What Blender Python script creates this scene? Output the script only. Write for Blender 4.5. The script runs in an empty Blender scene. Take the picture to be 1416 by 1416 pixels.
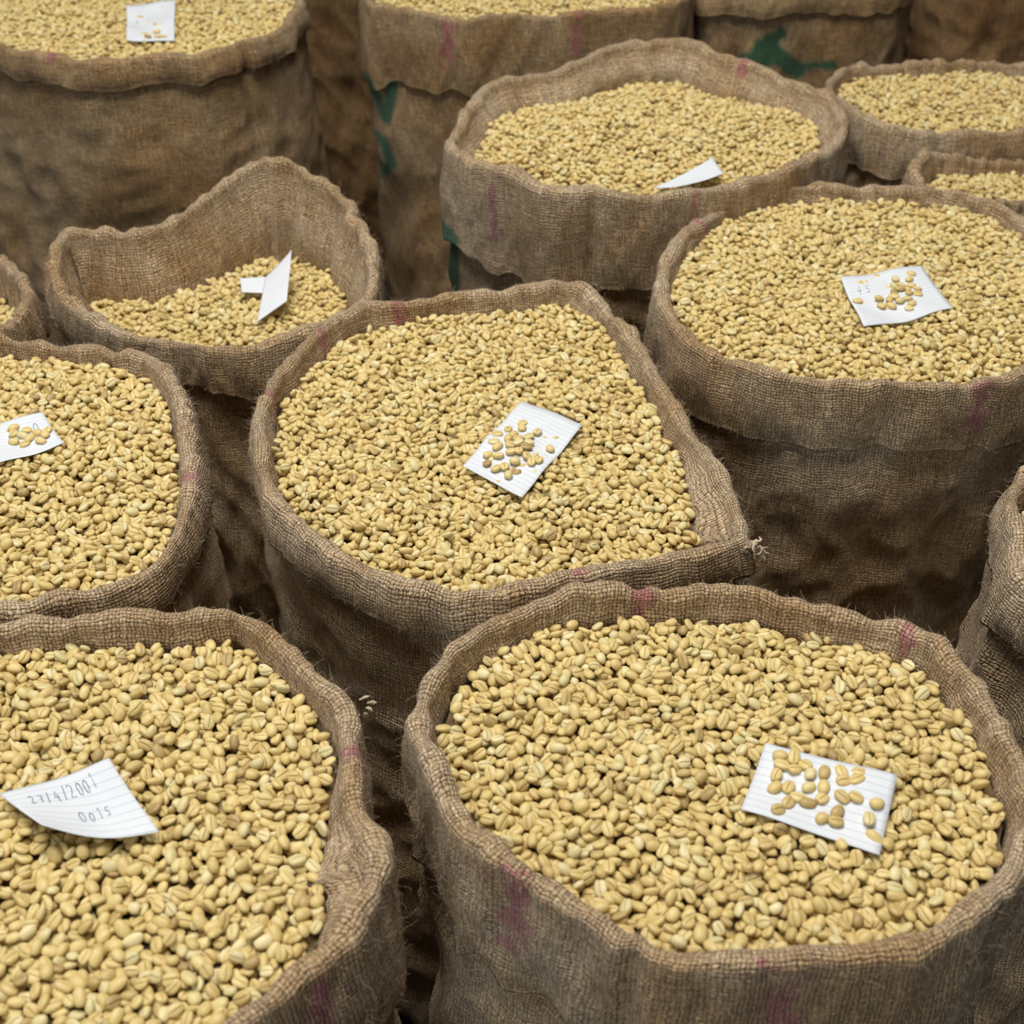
import bpy, math, random
import numpy as np
from mathutils import Vector, Matrix, Euler
random.seed(7); RNG=np.random.default_rng(11)
sc=bpy.context.scene
sc.view_settings.view_transform='Standard'
COL=sc.collection
P_THREAD=0.0031

# ------------------------------------------------------------------ helpers
def link(o,parent=None):
    COL.objects.link(o)
    if parent is not None: o.parent=parent
    return o
class NT:
    def __init__(s,nt): s.nt=nt
    def n(s,t,**k):
        nd=s.nt.nodes.new(t)
        for a,b in k.items(): setattr(nd,a,b)
        return nd
    def l(s,a,b): s.nt.links.new(a,b)
    def m(s,op,a,b=None,c=None,clamp=False):
        nd=s.nt.nodes.new('ShaderNodeMath'); nd.operation=op; nd.use_clamp=clamp
        for i,v in enumerate((a,b,c)):
            if v is None: continue
            if isinstance(v,(int,float)): nd.inputs[i].default_value=v
            else: s.nt.links.new(v,nd.inputs[i])
        return nd.outputs[0]
    def mix(s,f,a,b,blend='MIX'):
        nd=s.nt.nodes.new('ShaderNodeMix'); nd.data_type='RGBA'; nd.blend_type=blend
        for i,v in ((0,f),(6,a),(7,b)):
            if isinstance(v,(int,float)): nd.inputs[i].default_value=v
            elif isinstance(v,tuple): nd.inputs[i].default_value=(*v,1)
            else: s.nt.links.new(v,nd.inputs[i])
        return nd.outputs[2]
def newmat(name):
    m=bpy.data.materials.new(name); m.use_nodes=True
    t=NT(m.node_tree); b=m.node_tree.nodes['Principled BSDF']
    return m,t,b

# ------------------------------------------------------------------ materials
def burlap(name,tint=(1,1,1)):
    m,t,b=newmat(name)
    uv=t.n('ShaderNodeUVMap',uv_map='UVMap').outputs[0]
    geo=t.n('ShaderNodeNewGeometry').outputs['Position']
    def wob(scale,amp,det=2):
        nz=t.n('ShaderNodeTexNoise'); nz.inputs['Scale'].default_value=scale; nz.inputs['Detail'].default_value=det
        t.l(uv,nz.inputs['Vector'])
        sub=t.n('ShaderNodeVectorMath',operation='SUBTRACT'); t.l(nz.outputs['Color'],sub.inputs[0]); sub.inputs[1].default_value=(.5,.5,.5)
        sca=t.n('ShaderNodeVectorMath',operation='SCALE'); t.l(sub.outputs[0],sca.inputs[0]); sca.inputs['Scale'].default_value=amp
        return sca.outputs[0]
    add0=t.n('ShaderNodeVectorMath',operation='ADD'); t.l(wob(18,.011,1),add0.inputs[0]); t.l(wob(170,.0042,3),add0.inputs[1])
    add=t.n('ShaderNodeVectorMath',operation='ADD'); t.l(uv,add.inputs[0]); t.l(add0.outputs[0],add.inputs[1])
    sp=t.n('ShaderNodeSeparateXYZ'); t.l(add.outputs[0],sp.inputs[0])
    x=t.m('DIVIDE',sp.outputs[0],P_THREAD); y=t.m('DIVIDE',sp.outputs[1],P_THREAD)
    fx=t.m('FRACT',x); fy=t.m('FRACT',y)
    par=t.m('MODULO',t.m('ABSOLUTE',t.m('ADD',t.m('FLOOR',x),t.m('FLOOR',y))),2.0)
    sx=t.m('SINE',t.m('MULTIPLY',fx,math.pi)); sy=t.m('SINE',t.m('MULTIPLY',fy,math.pi))
    def streak(ax,ay,sc_):
        cb=t.n('ShaderNodeCombineXYZ'); t.l(t.m('MULTIPLY',x,ax),cb.inputs[0]); t.l(t.m('MULTIPLY',y,ay),cb.inputs[1])
        q=t.n('ShaderNodeTexNoise'); q.inputs['Scale'].default_value=sc_; q.inputs['Detail'].default_value=3; q.inputs['Roughness'].default_value=.65
        t.l(cb.outputs[0],q.inputs['Vector']); return q.outputs[0]
    wn=streak(1.1,.13,1.0); fn=streak(.13,1.1,1.0)
    pw=t.m('ADD',t.m('MULTIPLY',wn,-4.2),2.9); pf=t.m('ADD',t.m('MULTIPLY',fn,-4.2),2.9)
    w=t.m('MULTIPLY',t.m('POWER',sx,t.m('MAXIMUM',pw,.15)),t.m('MULTIPLY_ADD',sy,.4,.6))
    f=t.m('MULTIPLY',t.m('POWER',sy,t.m('MAXIMUM',pf,.15)),t.m('MULTIPLY_ADD',sx,.4,.6))
    ip=t.m('SUBTRACT',1.0,par)
    h=t.m('ADD',t.m('MULTIPLY',w,ip),t.m('MULTIPLY',f,par))
    tn=t.m('ADD',t.m('MULTIPLY',wn,ip),t.m('MULTIPLY',fn,par))
    fi=t.n('ShaderNodeTexNoise'); fi.inputs['Scale'].default_value=1100; fi.inputs['Detail'].default_value=3; t.l(uv,fi.inputs['Vector'])
    big=t.n('ShaderNodeTexNoise'); big.inputs['Scale'].default_value=8; big.inputs['Detail'].default_value=5; big.inputs['Roughness'].default_value=.65
    t.l(geo,big.inputs['Vector'])
    T=lambda c:tuple(min(.95,a*b_) for a,b_ in zip(c,tint))
    cr=t.n('ShaderNodeValToRGB'); cr.color_ramp.elements[0].position=.28; cr.color_ramp.elements[1].position=.74
    cr.color_ramp.elements[0].color=(*T((.30,.195,.10)),1); cr.color_ramp.elements[1].color=(*T((.90,.74,.52)),1)
    e=cr.color_ramp.elements.new(.5); e.color=(*T((.60,.44,.26)),1)
    t.l(t.m('ADD',tn,t.m('MULTIPLY',t.m('SUBTRACT',fi.outputs[0],.5),.55)),cr.inputs[0])
    bigr=t.n('ShaderNodeMapRange'); bigr.inputs[1].default_value=.38; bigr.inputs[2].default_value=.62; t.l(big.outputs[0],bigr.inputs[0])
    c=t.mix(bigr.outputs[0],t.mix(1.0,cr.outputs[0],(.78,.66,.50),'MULTIPLY'),cr.outputs[0])
    hr=t.n('ShaderNodeMapRange'); hr.inputs[1].default_value=.02; hr.inputs[2].default_value=.60; t.l(h,hr.inputs[0])
    pk=t.n('ShaderNodeAttribute',attribute_name='pink').outputs['Fac']
    pn=t.n('ShaderNodeTexNoise'); pn.inputs['Scale'].default_value=70; pn.inputs['Detail'].default_value=3; t.l(uv,pn.inputs['Vector'])
    pthr=t.m('MULTIPLY',t.m('GREATER_THAN',t.m('ADD',t.m('ADD',t.m('MULTIPLY',fn,.6),t.m('MULTIPLY',pn.outputs[0],.6)),t.m('MULTIPLY',pk,.22)),.76),t.m('GREATER_THAN',pk,.08))
    c=t.mix(t.m('MULTIPLY',pthr,.55),c,(.45,.06,.15))
    gr=t.n('ShaderNodeAttribute',attribute_name='green').outputs['Fac']
    gm=t.m('MULTIPLY',gr,t.m('MULTIPLY_ADD',fi.outputs[0],.5,.65),clamp=True)
    c=t.mix(gm,c,(.008,.13,.07))
    c=t.mix(hr.outputs[0],(.045,.026,.013),c)
    t.l(c,b.inputs['Base Color'])
    b.inputs['Roughness'].default_value=.95
    b.inputs['Specular IOR Level'].default_value=.1
    b.inputs['Sheen Weight'].default_value=.15; b.inputs['Sheen Roughness'].default_value=.5
    bm=t.n('ShaderNodeBump'); bm.inputs['Strength'].default_value=1.0; bm.inputs['Distance'].default_value=.0019
    t.l(t.m('ADD',h,t.m('MULTIPLY',fi.outputs[0],.4)),bm.inputs['Height'])
    t.l(bm.outputs[0],b.inputs['Normal'])
    return m
M_B1=burlap('burlap'); M_B2=burlap('burlap_brown',(.55,.44,.30)); M_B3=burlap('burlap_worn',(.84,.78,.66))

def fibre_mat():
    m,t,b=newmat('jute_fibre'); b.inputs['Base Color'].default_value=(.56,.44,.29,1); b.inputs['Roughness'].default_value=.8; return m
M_F=fibre_mat()

def bean_mat():
    m,t,b=newmat('parchment_coffee_bean')
    r=t.n('ShaderNodeObjectInfo').outputs['Random']
    cr=t.n('ShaderNodeValToRGB'); E=cr.color_ramp.elements
    E[0].position=0; E[0].color=(.36,.235,.085,1); E[1].position=1; E[1].color=(.78,.655,.35,1)
    for p,c in ((.05,(.50,.35,.12,1)),(.12,(.60,.44,.16,1)),(.45,(.665,.495,.185,1)),(.75,(.715,.55,.225,1)),(.9,(.63,.54,.26,1))):
        e=E.new(p); e.color=c
    t.l(r,cr.inputs[0])
    tc=t.n('ShaderNodeTexCoord').outputs['Object']
    nz=t.n('ShaderNodeTexNoise'); nz.inputs['Scale'].default_value=380; nz.inputs['Detail'].default_value=3; t.l(tc,nz.inputs['Vector'])
    mr=t.n('ShaderNodeMapRange'); mr.inputs[1].default_value=.35; mr.inputs[2].default_value=.75; t.l(nz.outputs[0],mr.inputs[0])
    c=t.mix(t.m('MULTIPLY',mr.outputs[0],.25),cr.outputs[0],(.82,.69,.40))
    g=t.n('ShaderNodeAttribute',attribute_name='groove').outputs['Fac']
    c=t.mix(t.m('MULTIPLY',g,.6),c,(.26,.16,.05))
    t.l(c,b.inputs['Base Color']); b.inputs['Roughness'].default_value=.45; b.inputs['Specular IOR Level'].default_value=.35
    bp=t.n('ShaderNodeBump'); bp.inputs['Distance'].default_value=.0003; bp.inputs['Strength'].default_value=.35; t.l(nz.outputs[0],bp.inputs['Height']); t.l(bp.outputs[0],b.inputs['Normal'])
    return m
M_BEAN=bean_mat()
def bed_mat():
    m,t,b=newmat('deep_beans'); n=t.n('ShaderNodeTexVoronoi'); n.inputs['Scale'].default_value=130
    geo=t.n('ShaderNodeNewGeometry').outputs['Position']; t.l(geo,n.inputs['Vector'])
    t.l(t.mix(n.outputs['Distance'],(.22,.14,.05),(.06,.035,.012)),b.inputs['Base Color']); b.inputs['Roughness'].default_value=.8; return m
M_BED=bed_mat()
def paper_mat():
    m,t,b=newmat('ruled_paper')
    uv=t.n('ShaderNodeUVMap',uv_map='UVMap').outputs[0]
    sp=t.n('ShaderNodeSeparateXYZ'); t.l(uv,sp.inputs[0])
    f=t.m('FRACT',t.m('DIVIDE',sp.outputs[1],.0062))
    ln=t.m('LESS_THAN',f,.10)
    nz=t.n('ShaderNodeTexNoise'); nz.inputs['Scale'].default_value=30; t.l(uv,nz.inputs['Vector'])
    base=t.mix(nz.outputs[0],(.64,.66,.68),(.75,.76,.77))
    t.l(t.mix(t.m('MULTIPLY',ln,.5),base,(.30,.38,.50)),b.inputs['Base Color'])
    b.inputs['Roughness'].default_value=.7; b.inputs['Specular IOR Level'].default_value=.2
    return m
M_PAPER=paper_mat()
M_INK,_t,_b=newmat('pen_ink'); _b.inputs['Base Color'].default_value=(.13,.13,.22,1)

# ------------------------------------------------------------------ bean prototypes
def bean_mesh(i):
    L,W,Hd,Hf=[(.0057,.0042,.0033,.0022),(.0053,.0043,.0034,.0021),(.0061,.0041,.0031,.0023),(.0050,.0040,.0033,.0023)][i]
    ang=[0,18,36,54,68,78,84,87.5,90,92.5,96,102,112,126,144,162,180,205,230,255,285,310,335]
    nl=13; vs=[];gv=[];fs=[]
    for a in range(1,nl):
        th=math.pi*a/nl
        cx=-math.cos(th); rr=math.sin(th)**.78
        for d in ang:
            p=math.radians(d); y=math.cos(p); z=math.sin(p)
            wob=.10*math.sin(cx*2.6+i)
            yy=y*rr
            g=0
            if z>0:
                zz=Hf*(z**.65)*rr
                dd=(d-90)/4.2
                g=math.exp(-dd*dd)*min(1,rr*1.25)
                zz-=g*.0008
                yy+=wob*rr*max(0,1-abs(d-90)/60)
            else:
                zz=Hd*z*rr
            vs.append((cx*L*(1+.03*y*(i-1)),yy*W,zz)); gv.append(g)
    n=len(ang)
    for a in range(nl-2):
        for k in range(n):
            k2=(k+1)%n
            fs.append((a*n+k,(a+1)*n+k,(a+1)*n+k2,a*n+k2))
    c0=len(vs); vs.append((-L*1.0,0,0)); gv.append(.3); c1=len(vs); vs.append((L*1.0,0,0)); gv.append(.3)
    for k in range(n):
        k2=(k+1)%n
        fs.append((c0,k,k2)); fs.append((c1,(nl-2)*n+k2,(nl-2)*n+k))
    me=bpy.data.meshes.new('coffee_bean_%d'%i); me.from_pydata(vs,[],fs); me.update()
    import bmesh
    bm=bmesh.new(); bm.from_mesh(me); bmesh.ops.recalc_face_normals(bm,faces=bm.faces); bm.to_mesh(me); bm.free()
    at=me.attributes.new('groove','FLOAT','POINT'); at.data.foreach_set('value',gv)
    me.polygons.foreach_set('use_smooth',[True]*len(me.polygons))
    me.materials.append(M_BEAN)
    return me
protos=bpy.data.collections.new('coffee_bean_shapes')
for i in range(4): protos.objects.link(bpy.data.objects.new('coffee_bean_shape_%d'%i,bean_mesh(i)))

ng=bpy.data.node_groups.new('scatter_beans','GeometryNodeTree')
ng.interface.new_socket('Geometry',in_out='INPUT',socket_type='NodeSocketGeometry')
ng.interface.new_socket('Geometry',in_out='OUTPUT',socket_type='NodeSocketGeometry')
gi=ng.nodes.new('NodeGroupInput'); go=ng.nodes.new('NodeGroupOutput')
ip=ng.nodes.new('GeometryNodeInstanceOnPoints'); ci=ng.nodes.new('GeometryNodeCollectionInfo')
ci.inputs['Collection'].default_value=protos; ci.inputs['Separate Children'].default_value=True; ci.inputs['Reset Children'].default_value=True
def nattr(nm,ty):
    a=ng.nodes.new('GeometryNodeInputNamedAttribute'); a.data_type=ty; a.inputs['Name'].default_value=nm; return a.outputs[0]
e2r=ng.nodes.new('FunctionNodeEulerToRotation'); ng.links.new(nattr('rot','FLOAT_VECTOR'),e2r.inputs[0])
ng.links.new(gi.outputs[0],ip.inputs['Points']); ng.links.new(ci.outputs[0],ip.inputs['Instance'])
ip.inputs['Pick Instance'].default_value=True
ng.links.new(nattr('kind','INT'),ip.inputs['Instance Index'])
ng.links.new(e2r.outputs[0],ip.inputs['Rotation']); ng.links.new(nattr('scl','FLOAT_VECTOR'),ip.inputs['Scale'])
ng.links.new(ip.outputs[0],go.inputs[0])

def beans_object(name,pts,rots,scl,kinds,parent):
    me=bpy.data.meshes.new(name); me.from_pydata([tuple(p) for p in pts],[],[])
    a=me.attributes.new('rot','FLOAT_VECTOR','POINT'); a.data.foreach_set('vector',np.asarray(rots,dtype=np.float32).ravel())
    a=me.attributes.new('scl','FLOAT_VECTOR','POINT'); a.data.foreach_set('vector',np.asarray(scl,dtype=np.float32).ravel())
    a=me.attributes.new('kind','INT','POINT'); a.data.foreach_set('value',np.asarray(kinds,dtype=np.int32))
    me.materials.append(M_BEAN)
    o=link(bpy.data.objects.new(name,me),parent)
    md=o.modifiers.new('beans','NODES'); md.node_group=ng
    return o

# ------------------------------------------------------------------ settle a periodic patch of beans (height-map drop)
TS=0.36; RES=0.001; NG=int(TS/RES)
HM=np.zeros((NG,NG)); tile=[]
wi=np.arange(-7,8); WX,WY=np.meshgrid(wi*RES,wi*RES,indexing='ij')
def hs(x,y): return HM[(np.round(np.asarray(x)/RES).astype(int))%NG,(np.round(np.asarray(y)/RES).astype(int))%NG]
NB=6200
for i in range(NB):
    K_=8
    cx=RNG.uniform(0,TS,K_); cy=RNG.uniform(0,TS,K_)
    hh=hs(cx,cy)+.6*(hs(cx+.0033,cy)+hs(cx-.0033,cy)+hs(cx,cy+.0033)+hs(cx,cy-.0033))
    k=int(np.argmin(hh)); x,y=cx[k],cy[k]
    best=None
    for yaw in RNG.uniform(0,2*math.pi,3):
        c,s=math.cos(yaw),math.sin(yaw)
        hf=float(hs(x+.004*c,y+.004*s)); hb=float(hs(x-.004*c,y-.004*s))
        sc_=max(hf,hb)
        if best is None or sc_<best[0]: best=(sc_,yaw,c,s,hf,hb)
    _,yaw,c,s,hf,hb=best
    hl=float(hs(x-.003*s,y+.003*c)); hr_=float(hs(x+.003*s,y-.003*c)); hc=float(hs(x,y))
    pitch=max(-.5,min(.5,math.atan((hf-hb)/.008)))+RNG.normal(0,.10)
    roll=max(-.6,min(.6,math.atan((hl-hr_)/.006)))+RNG.normal(0,.15)
    z=max(hc,(hf+hb)/2,(hl+hr_)/2)+.0021
    lx=WX*c+WY*s; ly=-WX*s+WY*c
    r2=(lx/.0056)**2+(ly/.0042)**2
    cap=z+lx*math.tan(pitch)+ly*math.tan(roll)+.0026*np.sqrt(np.clip(1-r2,0,1))
    cap=np.where(r2<1,cap,-1)
    ix=(int(round(x/RES))+wi)%NG; iy=(int(round(y/RES))+wi)%NG
    sub=HM[np.ix_(ix,iy)]; HM[np.ix_(ix,iy)]=np.maximum(sub,cap)
    tile.append((x,y,z,yaw,pitch,roll,RNG.random()))
TOP=HM.mean()
tile=np.array(tile); tile=tile[tile[:,2]>TOP-.0100]
def rot_of(yaw,pitch,roll,f):
    extra=0 if f<.5 else math.pi
    if f>.94: extra=math.pi/2*1.1
    m=Matrix.Rotation(yaw,3,'Z')@Matrix.Rotation(-pitch,3,'Y')@Matrix.Rotation(roll+extra,3,'X')
    return tuple(m.to_euler())
tile_rot=[rot_of(*t[3:6],t[6]) for t in tile]

# ------------------------------------------------------------------ outline helpers
def catmull(pts,per=24):
    P=np.array(pts,float); n=len(P); out=[]
    for i in range(n):
        p0,p1,p2,p3=P[i-1],P[i],P[(i+1)%n],P[(i+2)%n]
        for k in range(per):
            t=k/per
            out.append(.5*((2*p1)+(-p0+p2)*t+(2*p0-5*p1+4*p2-p3)*t*t+(-p0+3*p1-3*p2+p3)*t**3))
    return np.array(out)
def resample(P,N):
    d=np.linalg.norm(np.roll(P,-1,0)[:,:2]-P[:,:2],axis=1); s=np.concatenate([[0],np.cumsum(d)]); Lt=s[-1]
    Q=np.vstack([P,P[:1]]); u=np.arange(N)/N*Lt
    return np.stack([np.interp(u,s,Q[:,k]) for k in range(3)],1),Lt
def csmooth(P,sig):
    N=len(P); k=np.fft.fftfreq(N)*N; f=np.exp(-.5*(k*sig/N*2*math.pi)**2)
    return np.real(np.fft.ifft(np.fft.fft(P,axis=0)*f[:,None],axis=0))
def normals(P):
    t=np.roll(P,-1,0)-np.roll(P,1,0); t=t[:,:2]; n=np.stack([t[:,1],-t[:,0]],1); n/=np.linalg.norm(n,axis=1)[:,None]+1e-9
    c=P[:,:2].mean(0)
    if ((P[:,:2]-c)*n).sum()<0: n=-n
    return n
def seg_dist(V,a,b):
    a=np.array(a);b=np.array(b);ab=b-a
    t=np.clip(((V-a)@ab)/(ab@ab+1e-12),0,1)
    return np.linalg.norm(V-(a+t[:,None]*ab),axis=1)

def sack(d):
    root=link(bpy.data.objects.new('burlap_coffee_sack',None)); root.empty_display_size=.1
    base=d['z']; pts=[(p[0]/1000,p[1]/1000,(p[2] if len(p)>2 else base)) for p in d['pts']]
    cen=np.array(pts)[:,:2].mean(0)
    root.location=(cen[0],cen[1],0)
    off=np.array([cen[0],cen[1],0])
    rs=np.random.RandomState(d['seed'])
    N=400
    O,Lt=resample(catmull(pts),N)
    if d.get('sm',2): O=csmooth(O,d.get('sm',2))
    nr=csmooth(normals(O),3); nr/=np.linalg.norm(nr,axis=1)[:,None]
    per=round(Lt/(2*P_THREAD))*2*P_THREAD
    u=np.arange(N)/N
    def field(kmin,kmax,cnt,mv):
        C=[(rs.randint(kmin,kmax+1),rs.uniform(-mv,mv),rs.uniform(0,6.28),rs.uniform(.4,1)) for _ in range(cnt)]
        return lambda v: sum(a*np.sin(2*math.pi*(k*u+m*v)+p) for k,m,p,a in C)/cnt**.5
    F1=field(3,9,6,2.0); F2=field(12,30,8,9); F3=field(2,6,4,9); Z1=field(5,14,6,0); Z2=field(18,45,8,0); F4=field(30,70,8,24)
    F5=field(3,9,5,7); F6=field(5,16,6,16)
    def crease(v): return (.35-np.abs(F5(v)))*.011+(.35-np.abs(F6(v)))*.007
    def dist_u(px,py):
        dd=np.linalg.norm(O[:,:2]-np.array([px,py]),axis=1); j=int(np.argmin(dd)); return np.abs((np.arange(N)-j+N/2)%N-N/2)*Lt/N
    rimz=O[:,2]+Z1(0)*d.get('wz',.0036)+Z2(0)*.0019
    pin=np.zeros(N)
    for (px,py,amp,w) in d.get('pin',[]): pin+=amp*np.exp(-(dist_u(px,py)/w)**2)
    ins=np.full(N,d.get('inset',0.0))+.003*(1+F2(0))
    for (px,py,amp,w) in d.get('pocket',[]): ins+=amp*np.exp(-(dist_u(px,py)/w)**2)
    for (px,py,amp,w) in d.get('sag',[]): rimz=rimz-amp*np.exp(-(dist_u(px,py)/w)**2)
    Osm=csmooth(O,d.get('bsm',22)); nb=normals(Osm)
    cuff=d.get('cuff',.05); R=.0078*d.get('rim',1)
    Rv=R*np.clip(1+.26*F3(0)+.24*F2(1.3)+.1*F4(0),.55,1.6)
    cuffv=cuff*(1+.14*F3(0)+.06*F2(0))
    fill_drop=base-d['fill']
    rows=[]; V=[]
    def add(o_,dz,v,amp=1.0,cr_=0.0):
        off_=o_+amp*(F1(v)*.0024+F2(v)*.0015+F4(v)*.0006)+pin*amp
        if cr_: off_=off_+cr_*crease(v)
        xy=O[:,:2]+nr*np.reshape(off_*np.ones(N),(-1,1))
        rows.append(np.column_stack([xy,rimz+dz])); V.append(v)
    ind=fill_drop+.05
    for t in (1,.85,.7,.58,.48,.4,.33,.27,.21,.16,.11,.05):
        q=min(1,ind*t/max(fill_drop,.001)); q=q*q*(3-2*q)
        add(-Rv-.002*t-ins*q,-R-ind*t,-R*1.5-ind*t,amp=.8+.8*t,cr_=.35*t if fill_drop>.03 else 0)
    for a in np.linspace(math.pi,0,9):
        add(Rv*math.cos(a),-R+Rv*math.sin(a),(math.pi-a)*R-R*1.5,amp=.9)
    v0=math.pi*R-R*1.5
    nc=max(7,int(cuff/.005))
    for k in range(1,nc+1):
        t=k/nc
        add(Rv*(1-t)+R*t+.0035*math.sin(t*2.6)+.001*t,-R-cuffv*t,v0+cuff*t,amp=1+.9*t,cr_=.45*t*min(1,cuff/.06))
    vc=v0+cuff
    cc4=.45*min(1,cuff/.06)
    add(R+.0035,-R-cuffv-.0025,vc+.003,amp=1.9,cr_=cc4)
    add(R-.003,-R-cuffv-.001,vc+.006,amp=1.7,cr_=cc4)
    add(R-.005,-R-cuffv-.008,vc+.014,amp=1.5,cr_=cc4)
    nbod=90
    bulge=d.get('bulge',.016); taper=d.get('taper',.0)
    for k in range(1,nbod+1):
        t=k/nbod
        zt=-R-cuffv-.008
        prof=bulge*math.sin(min(1,t*1.5)*math.pi*.6)-taper*t
        if t>.9: prof-=.03*((t-.9)/.1)**2
        bl=min(1,t*2.2); bl=bl*bl*(3-2*bl)
        am=1.5+1.5*min(1,t*3)
        Pxy=O[:,:2]*(1-bl)+Osm[:,:2]*bl; nn=nr*(1-bl)+nb*bl
        v=vc+.014+(base-R-cuff-.008)*t
        off_=R-.005+prof+am*(F1(v)*.0024+F2(v)*.0010+F3(v)*.0012+F4(v)*.0003)+pin*(1-t)+crease(v)*min(1,cc4+t*3)*(1-.5*t)
        xy=Pxy+nn*off_[:,None]
        z=(rimz+zt)*(1-t)+.004*t
        rows.append(np.column_stack([xy,z])); V.append(v)
    c0=Osm[:,:2].mean(0); lastb=rows[-1].copy()
    for s_ in (.9,.6,.3,.02):
        rows.append(np.column_stack([c0+(lastb[:,:2]-c0)*s_,np.full(N,.003)])); V.append(V[-1]+.05)
    M=len(rows); VV=np.vstack(rows)
    me=bpy.data.meshes.new('sack_cloth')
    i0=(np.arange(M-1)[:,None]*N+np.arange(N)[None,:]); i1=(np.arange(M-1)[:,None]*N+((np.arange(N)+1)%N)[None,:])
    F=np.stack([i0,i1,i1+N,i0+N],-1).reshape(-1,4)
    me.vertices.add(len(VV)); me.vertices.foreach_set('co',(VV-off).astype(np.float32).ravel())
    me.loops.add(F.size); me.loops.foreach_set('vertex_index',F.astype(np.int32).ravel())
    me.polygons.add(len(F)); me.polygons.foreach_set('loop_start',(np.arange(len(F))*4).astype(np.int32)); me.polygons.foreach_set('loop_total',np.full(len(F),4,dtype=np.int32))
    me.update(calc_edges=True)
    uvl=me.uv_layers.new(name='UVMap')
    uu0=np.arange(N)/N*per; uu1=(np.arange(N)+1)/N*per; Va=np.array(V)+1.0
    U=np.empty((M-1,N,4,2))
    U[:,:,0,0]=uu0; U[:,:,1,0]=uu1; U[:,:,2,0]=uu1; U[:,:,3,0]=uu0
    U[:,:,0,1]=Va[:-1,None]; U[:,:,1,1]=Va[:-1,None]; U[:,:,2,1]=Va[1:,None]; U[:,:,3,1]=Va[1:,None]
    uvl.data.foreach_set('uv',U.astype(np.float32).ravel())
    pk=np.zeros(M*N); Vr=np.repeat(np.array(V),N)
    for (px,py,w,v0_,v1_) in d.get('pink',[]):
        g=np.tile(np.exp(-(dist_u(px,py)/w)**2),M)
        vm=(v0_+v1_)/2; vw=(v1_-v0_)/2
        pk=np.maximum(pk,g*np.exp(-(np.abs(Vr-vm)/vw)**4))
    a=me.attributes.new('pink','FLOAT','POINT'); a.data.foreach_set('value',pk.astype(np.float32))
    gr=np.zeros(M*N)
    front=(np.tile(nr[:,1],M)<.25)&(VV[:,1]<O[:,1].mean())&(Vr>v0)
    for (a_,b_,w) in d.get('green',[]):      # stencilled strokes on the front of the sack (x,z)
        ds=seg_dist(VV[:,[0,2]],a_,b_); gr=np.maximum(gr,np.clip((w-ds)/.004+.5,0,1)*front)
    a=me.attributes.new('green','FLOAT','POINT'); a.data.foreach_set('value',gr.astype(np.float32))
    me.polygons.foreach_set('use_smooth',[True]*len(me.polygons))
    me.materials.append(d.get('mat',M_B1))
    o=link(bpy.data.objects.new('sack_cloth',me),root)
    # ---------- beans
    Oi=O[:,:2]-nr*ins[:,None]
    cc=Oi.mean(0); rel=Oi-cc; th=np.arctan2(rel[:,1],rel[:,0]); rr=np.hypot(rel[:,0],rel[:,1]); srt=np.argsort(th)
    ths=th[srt]; rrs=rr[srt]
    ths=np.concatenate([ths-2*math.pi,ths,ths+2*math.pi]); rrs=np.tile(rrs,3)
    def rmax(x,y): return np.interp(np.arctan2(y-cc[1],x-cc[0]),ths,rrs)
    ph=rs.uniform(0,6.28,6); mound=d.get('mound',.006); tilt=d.get('tilt',(0,0))
    def fill(x,y):
        q=np.clip(np.hypot(x-cc[0],y-cc[1])/rmax(x,y),0,1)
        n=.0032*(np.sin(38*x+ph[0])*np.sin(33*y+ph[1])+.6*np.sin(71*x+ph[2]+20*y)*np.sin(64*y+ph[3]))
        return d['fill']+mound*(1-q*q)+n*(1-q**4)+tilt[0]*(x-cc[0])+tilt[1]*(y-cc[1])
    bf=[]; K=96; ring=14
    tt=np.arange(K)/K*2*math.pi
    xs=[cc[0]];ys=[cc[1]]
    for r_ in range(1,ring+1):
        for a_ in tt:
            R_=(np.interp(a_,ths,rrs)-.007)*r_/ring; xs.append(cc[0]+R_*math.cos(a_)); ys.append(cc[1]+R_*math.sin(a_))
    xs=np.array(xs);ys=np.array(ys);zs=fill(xs,ys)-.0095
    vb=np.column_stack([xs,ys,zs])-off
    for k in range(K): bf.append((0,1+k,1+(k+1)%K))
    for r_ in range(ring-1):
        for k in range(K):
            a0=1+r_*K; a1=a0+K; bf.append((a0+k,a1+k,a1+(k+1)%K,a0+(k+1)%K))
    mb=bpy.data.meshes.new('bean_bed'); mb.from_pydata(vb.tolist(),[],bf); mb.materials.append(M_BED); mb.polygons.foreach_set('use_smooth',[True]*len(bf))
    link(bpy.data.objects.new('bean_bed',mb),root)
    rot=rs.uniform(0,6.28); c,s=math.cos(rot),math.sin(rot); ox,oy=rs.uniform(0,TS,2)
    half=max(np.abs(rel).max()*1.45,.1); nt_=int(math.ceil(half/TS))+1
    P_=[];R_=[]
    for ti in range(-nt_,nt_+1):
        for tj in range(-nt_,nt_+1):
            X=tile[:,0]+ti*TS+ox; Y=tile[:,1]+tj*TS+oy
            x=cc[0]+c*X-s*Y; y=cc[1]+s*X+c*Y
            q=np.hypot(x-cc[0],y-cc[1]); ok=q<rmax(x,y)-.0105
            idx=np.nonzero(ok)[0]
            if len(idx)==0: continue
            z=fill(x[idx],y[idx])+tile[idx,2]-TOP
            P_.append(np.column_stack([x[idx],y[idx],z])-off)
            for i in idx:
                e=tile_rot[i]; R_.append((e[0],e[1],e[2]+rot))
    P_=np.vstack(P_); n=len(P_)
    g=rs.uniform(.84,1.1,n); S_=np.column_stack([g*rs.uniform(.92,1.08,n),g,g*rs.uniform(.9,1.1,n)]); K_=rs.randint(0,4,n)
    ex=[]
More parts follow.
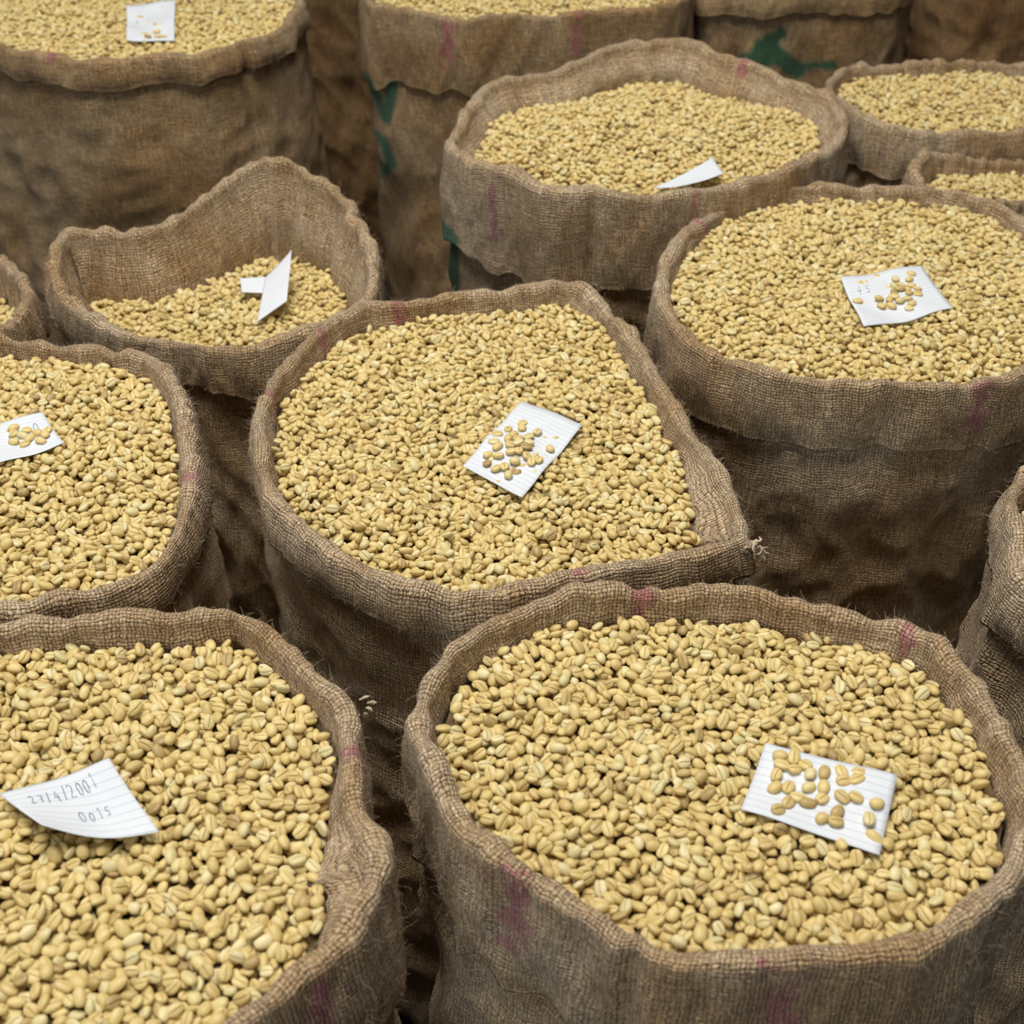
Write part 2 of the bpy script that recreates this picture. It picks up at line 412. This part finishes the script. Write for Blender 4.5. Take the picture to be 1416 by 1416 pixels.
    for nt2 in d.get('notes',[]):
        C=[np.array(q) for q in nt2['c']]; su,sv=nt2.get('spot',(.5,.5)); sg=nt2.get('sg',.16)
        placed=[]
        for _ in range(600):
            if len(placed)>=nt2['n']: break
            uu_,vv_=rs.normal(su,sg),rs.normal(sv,sg)
            if not(.06<uu_<.94 and .06<vv_<.94): continue
            xy=C[0]*(1-uu_)*(1-vv_)+C[1]*uu_*(1-vv_)+C[2]*uu_*vv_+C[3]*(1-uu_)*vv_
            dmin=min([np.hypot(*(xy-p)) for p in placed],default=1)
            if dmin<.0072: continue
            placed.append(xy)
            zz=float(fill(xy[0],xy[1]))+nt2.get('lift',.0035)+.0036
            ex.append((xy[0],xy[1],zz,rot_of(rs.uniform(0,6.28),rs.normal(0,.12),rs.normal(0,.15),rs.uniform(0,.9))))
    if ex:
        P_=np.vstack([P_,np.array([e[:3] for e in ex])-off]); R_+= [e[3] for e in ex]
        m_=len(ex); S_=np.vstack([S_,np.ones((m_,3))*1.0]); K_=np.concatenate([K_,rs.randint(0,4,m_)])
    beans_object('coffee_beans',P_,R_,S_,K_,root)
    nf=d.get('fuzz',300)
    if nf:
        cu=bpy.data.curves.new('loose_fibres','CURVE'); cu.dimensions='3D'; cu.bevel_depth=.00012; cu.bevel_resolution=0
        cu.materials.append(M_F)
        for _ in range(int(nf*2.8)):
            j=rs.randint(N); row=rs.randint(8,22+nc); p=rows[row][j].copy(); nn=np.array([nr[j][0],nr[j][1],.0])
            outw=1 if row>16 else (-1 if row<12 else rs.choice([-1,1])*.4)
            dirv=nn*outw*.8+np.array([0,0,.7 if row<20 else .1])+rs.normal(0,.55,3); dirv/=np.linalg.norm(dirv)
            ln=rs.uniform(.003,.009) if rs.rand()<.95 else rs.uniform(.010,.018)
            spn=cu.splines.new('POLY'); spn.points.add(4); q=p-off
            for k in range(5):
                spn.points[k].co=(*q,1); spn.points[k].radius=1-.15*k
                dirv=dirv+rs.normal(0,.35,3); dirv/=np.linalg.norm(dirv); q=q+dirv*ln/4
        link(bpy.data.objects.new('loose_fibres',cu),root)
    for (tx,ty,tz,dx,dy,dz_,cnt,tl) in d.get('tassel',[]):
        cu=bpy.data.curves.new('frayed_corner','CURVE'); cu.dimensions='3D'; cu.bevel_depth=.0009; cu.bevel_resolution=1
        cu.materials.append(M_F)
        j=int(np.argmin(np.linalg.norm(O[:,:2]-np.array([tx,ty]),axis=1))); rb=rows[int(23)][j]
        for _ in range(cnt):
            q=np.array([rb[0],rb[1],tz])-off+rs.normal(0,.004,3); dv=np.array([dx,dy,dz_],float)+rs.normal(0,.35,3); dv/=np.linalg.norm(dv)
            ln=rs.uniform(.4,1)*tl; spn=cu.splines.new('POLY'); spn.points.add(7)
            for k in range(8):
                spn.points[k].co=(*q,1); spn.points[k].radius=rs.uniform(.8,1.4) if k<6 else .4
                dv=dv+rs.normal(0,.55,3); dv/=np.linalg.norm(dv); q=q+dv*ln/7
        link(bpy.data.objects.new('frayed_corner',cu),root)
    prev=None
    for nt2 in d.get('notes',[]):
        prev=note(nt2,fill,prev if nt2.get('flap') else None)
    return root

STK={'2':[[(0,.8),(.2,1),(.5,.85),(.4,.5),(0,0),(.6,.05)]],'7':[[(0,1),(.6,.95),(.25,0)],[(.1,.5),(.55,.55)]],'/':[[(.1,-.1),(.45,1.1)]],
'4':[[(.4,1),(0,.4),(.6,.4)],[(.45,.7),(.4,-.05)]],'0':[[(.3,1),(.05,.7),(.1,.1),(.35,0),(.55,.4),(.5,.85),(.3,1)]],'1':[[(.2,.8),(.4,1),(.3,0)]],
'5':[[(.6,1),(.15,1),(.1,.6),(.5,.5),(.45,.05),(0,.05)]],'9':[[(.5,.8),(.2,1),(.1,.6),(.5,.6),(.5,.9),(.35,0)]],' ':[]}
def note(nd,fill,parent=None):
    C=[np.array(q,float) for q in nd['c']]
    nx,ny=20,16; cen=sum(C)/4
    lift=nd.get('lift',.0035); wu=np.linalg.norm(C[1]-C[0]); wv=np.linalg.norm(C[3]-C[0])
    cz=nd.get('curl',(.002,.003,.001,.002)); flat=nd.get('z')
    def S(a,b):
        xy=C[0]*(1-a)*(1-b)+C[1]*a*(1-b)+C[2]*a*b+C[3]*(1-a)*b
        if flat is not None: z=flat[0]*(1-a)*(1-b)+flat[1]*a*(1-b)+flat[2]*a*b+flat[3]*(1-a)*b
        else: z=float(fill(xy[0],xy[1]))+lift
        z+=cz[0]*((1-a)*(1-b))**2*2+cz[1]*(a*(1-b))**2*2+cz[2]*(a*b)**2*2+cz[3]*((1-a)*b)**2*2
        if flat is None: z+=.0012*math.sin(a*5+b*2.5+cen[0]*20)
        return np.array([xy[0],xy[1],z])
    off=np.array([cen[0],cen[1],0])
    vs=[];uvs=[]
    for j in range(ny+1):
        for i in range(nx+1):
            vs.append(tuple(S(i/nx,j/ny)-off)); uvs.append((i/nx*wu,j/ny*wv))
    fs=[(j*(nx+1)+i,j*(nx+1)+i+1,(j+1)*(nx+1)+i+1,(j+1)*(nx+1)+i) for j in range(ny) for i in range(nx)]
    me=bpy.data.meshes.new('paper_note'); me.from_pydata(vs,[],fs)
    ul=me.uv_layers.new(name='UVMap')
    for L_ in me.loops: ul.data[L_.index].uv=uvs[L_.vertex_index]
    me.polygons.foreach_set('use_smooth',[True]*len(fs)); me.materials.append(M_PAPER)
    o=bpy.data.objects.new('paper_note' if parent is None else 'folded_flap',me)
    link(o,parent)
    o.location=off if parent is None else (off-np.array(parent.location))
    sol=o.modifiers.new('t','SOLIDIFY'); sol.thickness=.0003
    if nd.get('text'):
        cu=bpy.data.curves.new('handwriting','CURVE'); cu.dimensions='3D'; cu.bevel_depth=.00028; cu.bevel_resolution=0; cu.materials.append(M_INK)
        jr=random.Random(3)
        for (tx,a0,b0,w,h,sl) in nd['text']:
            for q,ch in enumerate(tx):
                jx,jy,js=jr.uniform(-.1,.1),jr.uniform(-.02,.02),jr.uniform(.8,1.15)
                for st in STK[ch]:
                    s_=cu.splines.new('POLY'); s_.points.add(len(st)-1)
                    for k,(x_,y_) in enumerate(st):
                        a=a0+(q+jx+x_*js+.2*y_)*w; b=b0+sl*q-(y_*js)*h+jy
                        p=S(a,b)-off; s_.points[k].co=(p[0],p[1],p[2]+.0005,1)
        link(bpy.data.objects.new('handwriting',cu),o)
    return o

# ------------------------------------------------------------------ the sacks
SK=[]
SK.append(dict(seed=1,z=.775,fill=.752,cuff=.11,mound=.005,fuzz=900,
 pts=[(-65,635),(-52,678),(-26,722),(29,758),(98,768),(166,768),(209,755),(252,745),(302,722),(329,682),(343,632),(344,585),(334,537),(311,498),(270,466),(219,448),(166,441),(124,442),(82,451),(49,469),(14,495),(-22,531),(-47,573),(-62,605)],
 pin=[(.075,.455,-.006,.006),(.235,.75,-.006,.008)],sag=[(.075,.455,.006,.02)],
 pink=[(.005,.498,.016,-.0,.09),(.162,.44,.016,.0,.2),(.1,.768,.011,-.03,.03),(.302,.722,.009,-.03,.03)],
 notes=[dict(c=[(.177,.617),(.261,.585),(.237,.525),(.152,.560)],n=28,spot=(.40,.45),sg=.19,curl=(.002,.003,.001,.001))]))
SK.append(dict(seed=2,z=.775,fill=.754,cuff=.10,mound=.004,fuzz=700,
 pts=[(-452,700),(-391,727),(-327,735),(-260,737),(-210,738),(-176,714),(-147,678),(-120,642),(-112,598),(-102,555),(-84,512),(-96,472),(-120,440),(-140,415),(-164,390),(-199,367),(-249,351),(-313,359),(-379,396),(-436,462),(-475,549),(-484,638)],
 pocket=[(-.085,.512,.028,.05)],
 pink=[(-.115,.598,.010,-.02,.04),(-.125,.437,.016,-.0,.14)],
 tassel=[(-.120,.640,.768,.6,.1,-.3,9,.012)],
 notes=[dict(c=[(-.342,.568),(-.274,.594),(-.228,.536),(-.299,.530)],n=0,curl=(.001,.003,.001,.009),lift=.0075,
   text=[('27/4/2001',.16,.36,.072,.17,-.01),('0015',.44,.68,.08,.14,-.01)])]))
SK.append(dict(seed=3,z=.745,fill=.723,cuff=.03,mound=.005,fuzz=900,sm=2.5,
 pts=[(-239,1011),(-246,1086),(-234,1155),(-208,1221),(-166,1268),(-119,1286),(-55,1306),(-7,1313),(43,1324),(79,1315),(113,1260),(134,1184),(155,1100),(174,1023),(188,965),(197,916),(200,874),(171,861),(136,849),(92,832),(43,813),(-5,800),(-52,800),(-100,815),(-146,846),(-188,890),(-221,943)],
 pin=[(.20,.876,.004,.006)],pocket=[(.198,.885,.028,.06),(.185,.97,.010,.05)],sag=[(.10,1.27,.006,.03),(.15,.855,.004,.03)],
 pink=[(-.131,1.286,.009,-.03,.04),(-.238,1.1,.012,-.04,.04),(.055,.818,.012,-.01,.04),(-.208,1.221,.008,-.03,.02)],
 tassel=[(.203,.872,.733,.5,-.4,-.7,34,.018)],
 notes=[dict(c=[(.01,1.101),(.069,1.055),(.009,.941),(-.046,.985)],n=28,spot=(.47,.60),sg=.18)]))
SK.append(dict(seed=4,z=.755,fill=.738,cuff=.035,mound=.008,fuzz=600,
 pts=[(-600,1152),(-535,1184),(-474,1181),(-418,1167),(-367,1142),(-330,1084),(-306,1009),(-290,940),(-285,877),(-293,829),(-326,797),(-361,778),(-402,762),(-457,758),(-543,797),(-614,877),(-654,985),(-652,1097)],
 pink=[(-.29,.94,.010,-.02,.03)],
 notes=[dict(c=[(-.522,1.023),(-.451,1.045),(-.42,1.002),(-.481,.959)],n=11,spot=(.72,.5),sg=.11,text=[('4200',.45,.5,.11,.25,-.02)])]))
SK.append(dict(seed=5,z=.745,fill=.664,cuff=.05,mound=.010,fuzz=500,wz=.004,tilt=(0,.05),inset=.018,bulge=.03,
 pts=[(-548,1437,.745),(-505,1450,.75),(-446,1455,.75),(-391,1499,.762),(-343,1546,.785),(-300,1562,.797),(-250,1548,.785),(-205,1506,.762),(-172,1420,.752),(-158,1338,.742),(-185,1290,.73),(-243,1243,.725),(-304,1228,.723),(-360,1230,.723),(-425,1244,.729),(-479,1282,.733),(-522,1345,.74)],
 pin=[(-.30,1.56,-.012,.012),(-.205,1.47,-.009,.012),(-.25,1.55,-.008,.010)],
 notes=[dict(c=[(-.303,1.440),(-.272,1.465),(-.268,1.375),(-.300,1.345)],z=(.692,.712,.694,.683),n=0,curl=(0,.002,0,0)),
        dict(c=[(-.335,1.440),(-.303,1.440),(-.302,1.405),(-.328,1.410)],z=(.690,.692,.6885,.687),n=0,curl=(0,0,0,0),flap=1)]))
SK.append(dict(seed=6,z=.755,fill=.739,cuff=.075,mound=.005,fuzz=500,
 pts=[(166,1291),(183,1379),(220,1455),(273,1521),(342,1559),(409,1570),(500,1566),(577,1544),(618,1495),(636,1416),(628,1291),(593,1211),(531,1138),(456,1104),(389,1097),(333,1101),(271,1122),(217,1152),(181,1204)],
 pink=[(.226,1.465,.010,-.03,.03),(.466,1.104,.015,-.0,.09)],
 notes=[dict(c=[(.372,1.326),(.471,1.352),(.483,1.258),(.376,1.219)],n=22,spot=(.58,.5),sg=.16,text=[('45',.12,.36,.09,.16,0)])]))
SK.append(dict(seed=7,z=.78,fill=.745,cuff=.12,mound=.020,fuzz=250,tilt=(0,.04),wz=.005,rim=1.15,inset=.016,
 pts=[(-79,1663),(-54,1807),(-8,1860,.79),(75,1892,.795),(130,1927,.808),(186,1963,.81),(261,1963,.81),(319,1909,.803),(389,1872,.79),(440,1834),(455,1766),(433,1663),(372,1591),(309,1542),(242,1507),(170,1495),(99,1495),(38,1520),(-16,1569),(-59,1610)],
 pin=[(.10,1.495,-.008,.007),(-.054,1.807,-.008,.01),(.20,1.96,-.006,.01)],
 pink=[(.341,1.90,.011,-.03,.03),(.224,1.507,.008,-.0,.05),(-.016,1.569,.010,.02,.10)],
 green=[((-.085,.66),(-.085,.50),.013)],
 notes=[dict(c=[(.178,1.548),(.262,1.622),(.272,1.585),(.227,1.552)],z=(.756,.764,.762,.760),n=0)]))
SK.append(dict(seed=8,z=.80,fill=.785,cuff=.03,mound=.01,fuzz=150,rim=1.2,bulge=.035,
 pts=[(-951,2165),(-835,2027),(-752,1965),(-678,1925),(-601,1908),(-530,1918),(-425,1966),(-368,2047),(-345,2172),(-375,2310),(-470,2430),(-629,2510),(-800,2520),(-940,2430),(-985,2300)],
 pink=[(-.678,1.92,.010,-.02,.02)],pin=[(-.40,1.97,-.006,.008)],mat=M_B3,
 notes=[dict(c=[(-.62,2.150),(-.549,2.189),(-.515,2.008),(-.585,1.998)],n=4,spot=(.6,.85),sg=.1)]))
SK.append(dict(seed=9,z=.80,fill=.79,cuff=.12,mound=.012,fuzz=0,
 pts=[(-243,2230),(-196,2160),(-101,2115),(14,2115),(130,2134),(224,2160),(290,2230),(299,2376),(228,2515),(57,2579),(-117,2539),(-226,2398)],
 pink=[(-.101,2.115,.014,-.0,.10),(.10,2.13,.010,-.0,.08)],mat=M_B3,
 green=[((-.255,.60),(-.245,.67),.010),((-.245,.67),(-.215,.61),.010),((-.215,.61),(-.20,.67),.010),((-.26,.57),(-.225,.57),.010),((-.225,.57),(-.21,.53),.010),((-.21,.53),(-.24,.49),.010)]))
SK.append(dict(seed=10,z=.75,fill=.732,cuff=.06,mound=.008,fuzz=100,
 pts=[(478,1925),(495,1985),(531,2021),(613,2037),(731,2053),(800,2021),(838,1933),(804,1831),(734,1774),(638,1760),(560,1770),(515,1805),(490,1860)]))
SK.append(dict(seed=11,z=.72,fill=.700,cuff=.05,mound=.006,fuzz=100,
 pts=[(544,1673,.735),(586,1725,.735),(650,1735),(717,1735),(770,1709),(776,1650),(715,1610),(615,1602),(562,1622)]))
SK.append(dict(seed=12,z=.755,fill=.738,cuff=.05,mound=.006,fuzz=300,
 pts=[(436,888),(456,935),(491,976),(542,1009),(624,1009),(668,919),(648,838),(578,758),(493,725),(436,746),(422,811)]))
SK.append(dict(seed=13,z=.70,fill=.650,cuff=.05,mound=.0,fuzz=60,
 pts=[(-624,1458),(-583,1400),(-578,1330),(-620,1275),(-733,1289),(-816,1392),(-783,1487),(-696,1508)]))
def oval(cx,cy,rx,ry,n=12,seed=0):
    r=random.Random(seed); return [(1000*(cx+rx*math.cos(2*math.pi*k/n)*r.uniform(.94,1.06)),1000*(cy+ry*math.sin(2*math.pi*k/n)*r.uniform(.94,1.06))) for k in range(n)]
SK.append(dict(seed=14,z=.80,fill=.785,cuff=.04,fuzz=0,mat=M_B3,pts=[(323,2311),(400,2280),(477,2270),(657,2300),(713,2420),(673,2600),(517,2668),(363,2560)],
 green=[((.40,.67),(.44,.695),.012),((.44,.70),(.50,.655),.014),((.43,.70),(.46,.72),.012),((.50,.665),(.56,.665),.008),((.41,.66),(.47,.68),.009)]))
SK.append(dict(seed=15,z=.80,fill=.785,cuff=.04,fuzz=0,pts=oval(.95,2.70,.20,.22,seed=1),mat=M_B2))
SK.append(dict(seed=16,z=.80,fill=.785,cuff=.04,fuzz=0,pts=oval(1.20,2.18,.24,.24,seed=2)))
SK.append(dict(seed=17,z=.78,fill=.765,cuff=.04,fuzz=0,pts=oval(-.34,2.88,.21,.2,seed=3),mat=M_B2))
SK.append(dict(seed=18,z=.78,fill=.765,cuff=.04,fuzz=0,pts=oval(.20,2.92,.22,.2,seed=4)))
SK.append(dict(seed=19,z=.78,fill=.765,cuff=.04,fuzz=0,pts=oval(-.84,2.88,.22,.22,seed=5)))
for d in SK: sack(d)

# ------------------------------------------------------------------ room
def plane(name,verts,mat):
    me=bpy.data.meshes.new(name); me.from_pydata(verts,[],[(0,1,2,3)]); me.materials.append(mat); return link(bpy.data.objects.new(name,me))
mf,t,b=newmat('concrete'); n=t.n('ShaderNodeTexNoise'); n.inputs['Scale'].default_value=4; n.inputs['Detail'].default_value=8
t.l(t.mix(n.outputs[0],(.025,.022,.019),(.065,.058,.052)),b.inputs['Base Color']); b.inputs['Roughness'].default_value=.9
plane('floor',[(-4,-2,0),(4,-2,0),(4,6,0),(-4,6,0)],mf)
mw,t,b=newmat('plaster'); n=t.n('ShaderNodeTexNoise'); n.inputs['Scale'].default_value=3
t.l(t.mix(n.outputs[0],(.3,.29,.27),(.4,.38,.35)),b.inputs['Base Color']); b.inputs['Roughness'].default_value=.9
plane('wall_back',[(-4,6,0),(4,6,0),(4,6,3.5),(-4,6,3.5)],mw)

# ------------------------------------------------------------------ light
w=bpy.data.worlds.new('World'); sc.world=w; w.use_nodes=True
bg=w.node_tree.nodes['Background']; bg.inputs[0].default_value=(.86,.92,1,1); bg.inputs[1].default_value=.04
def area(name,loc,target,sx,sy,pw,col):
    l=bpy.data.lights.new(name,'AREA'); l.shape='RECTANGLE'; l.size=sx; l.size_y=sy; l.energy=pw; l.color=col
    o=link(bpy.data.objects.new(name,l)); o.location=loc
    o.rotation_euler=(Vector(target)-Vector(loc)).to_track_quat('-Z','Y').to_euler(); return o
area('skylight',(-.3,1.2,3.6),(0,1.2,.7),2.1,1.9,118,(1,.985,.955))
area('window_light',(-1.3,-2.0,2.1),(0,.6,.6),1.6,1.2,32,(.90,.95,1))

cam=bpy.data.cameras.new('camera'); cam.lens=36*1800/1416; cam.sensor_width=36
co=link(bpy.data.objects.new('camera',cam)); co.location=(0,0,1.45); co.rotation_euler=(math.radians(90-38),0,0)
cam.dof.use_dof=True; cam.dof.focus_distance=1.12; cam.dof.aperture_fstop=8
cam.clip_start=.05
sc.camera=co
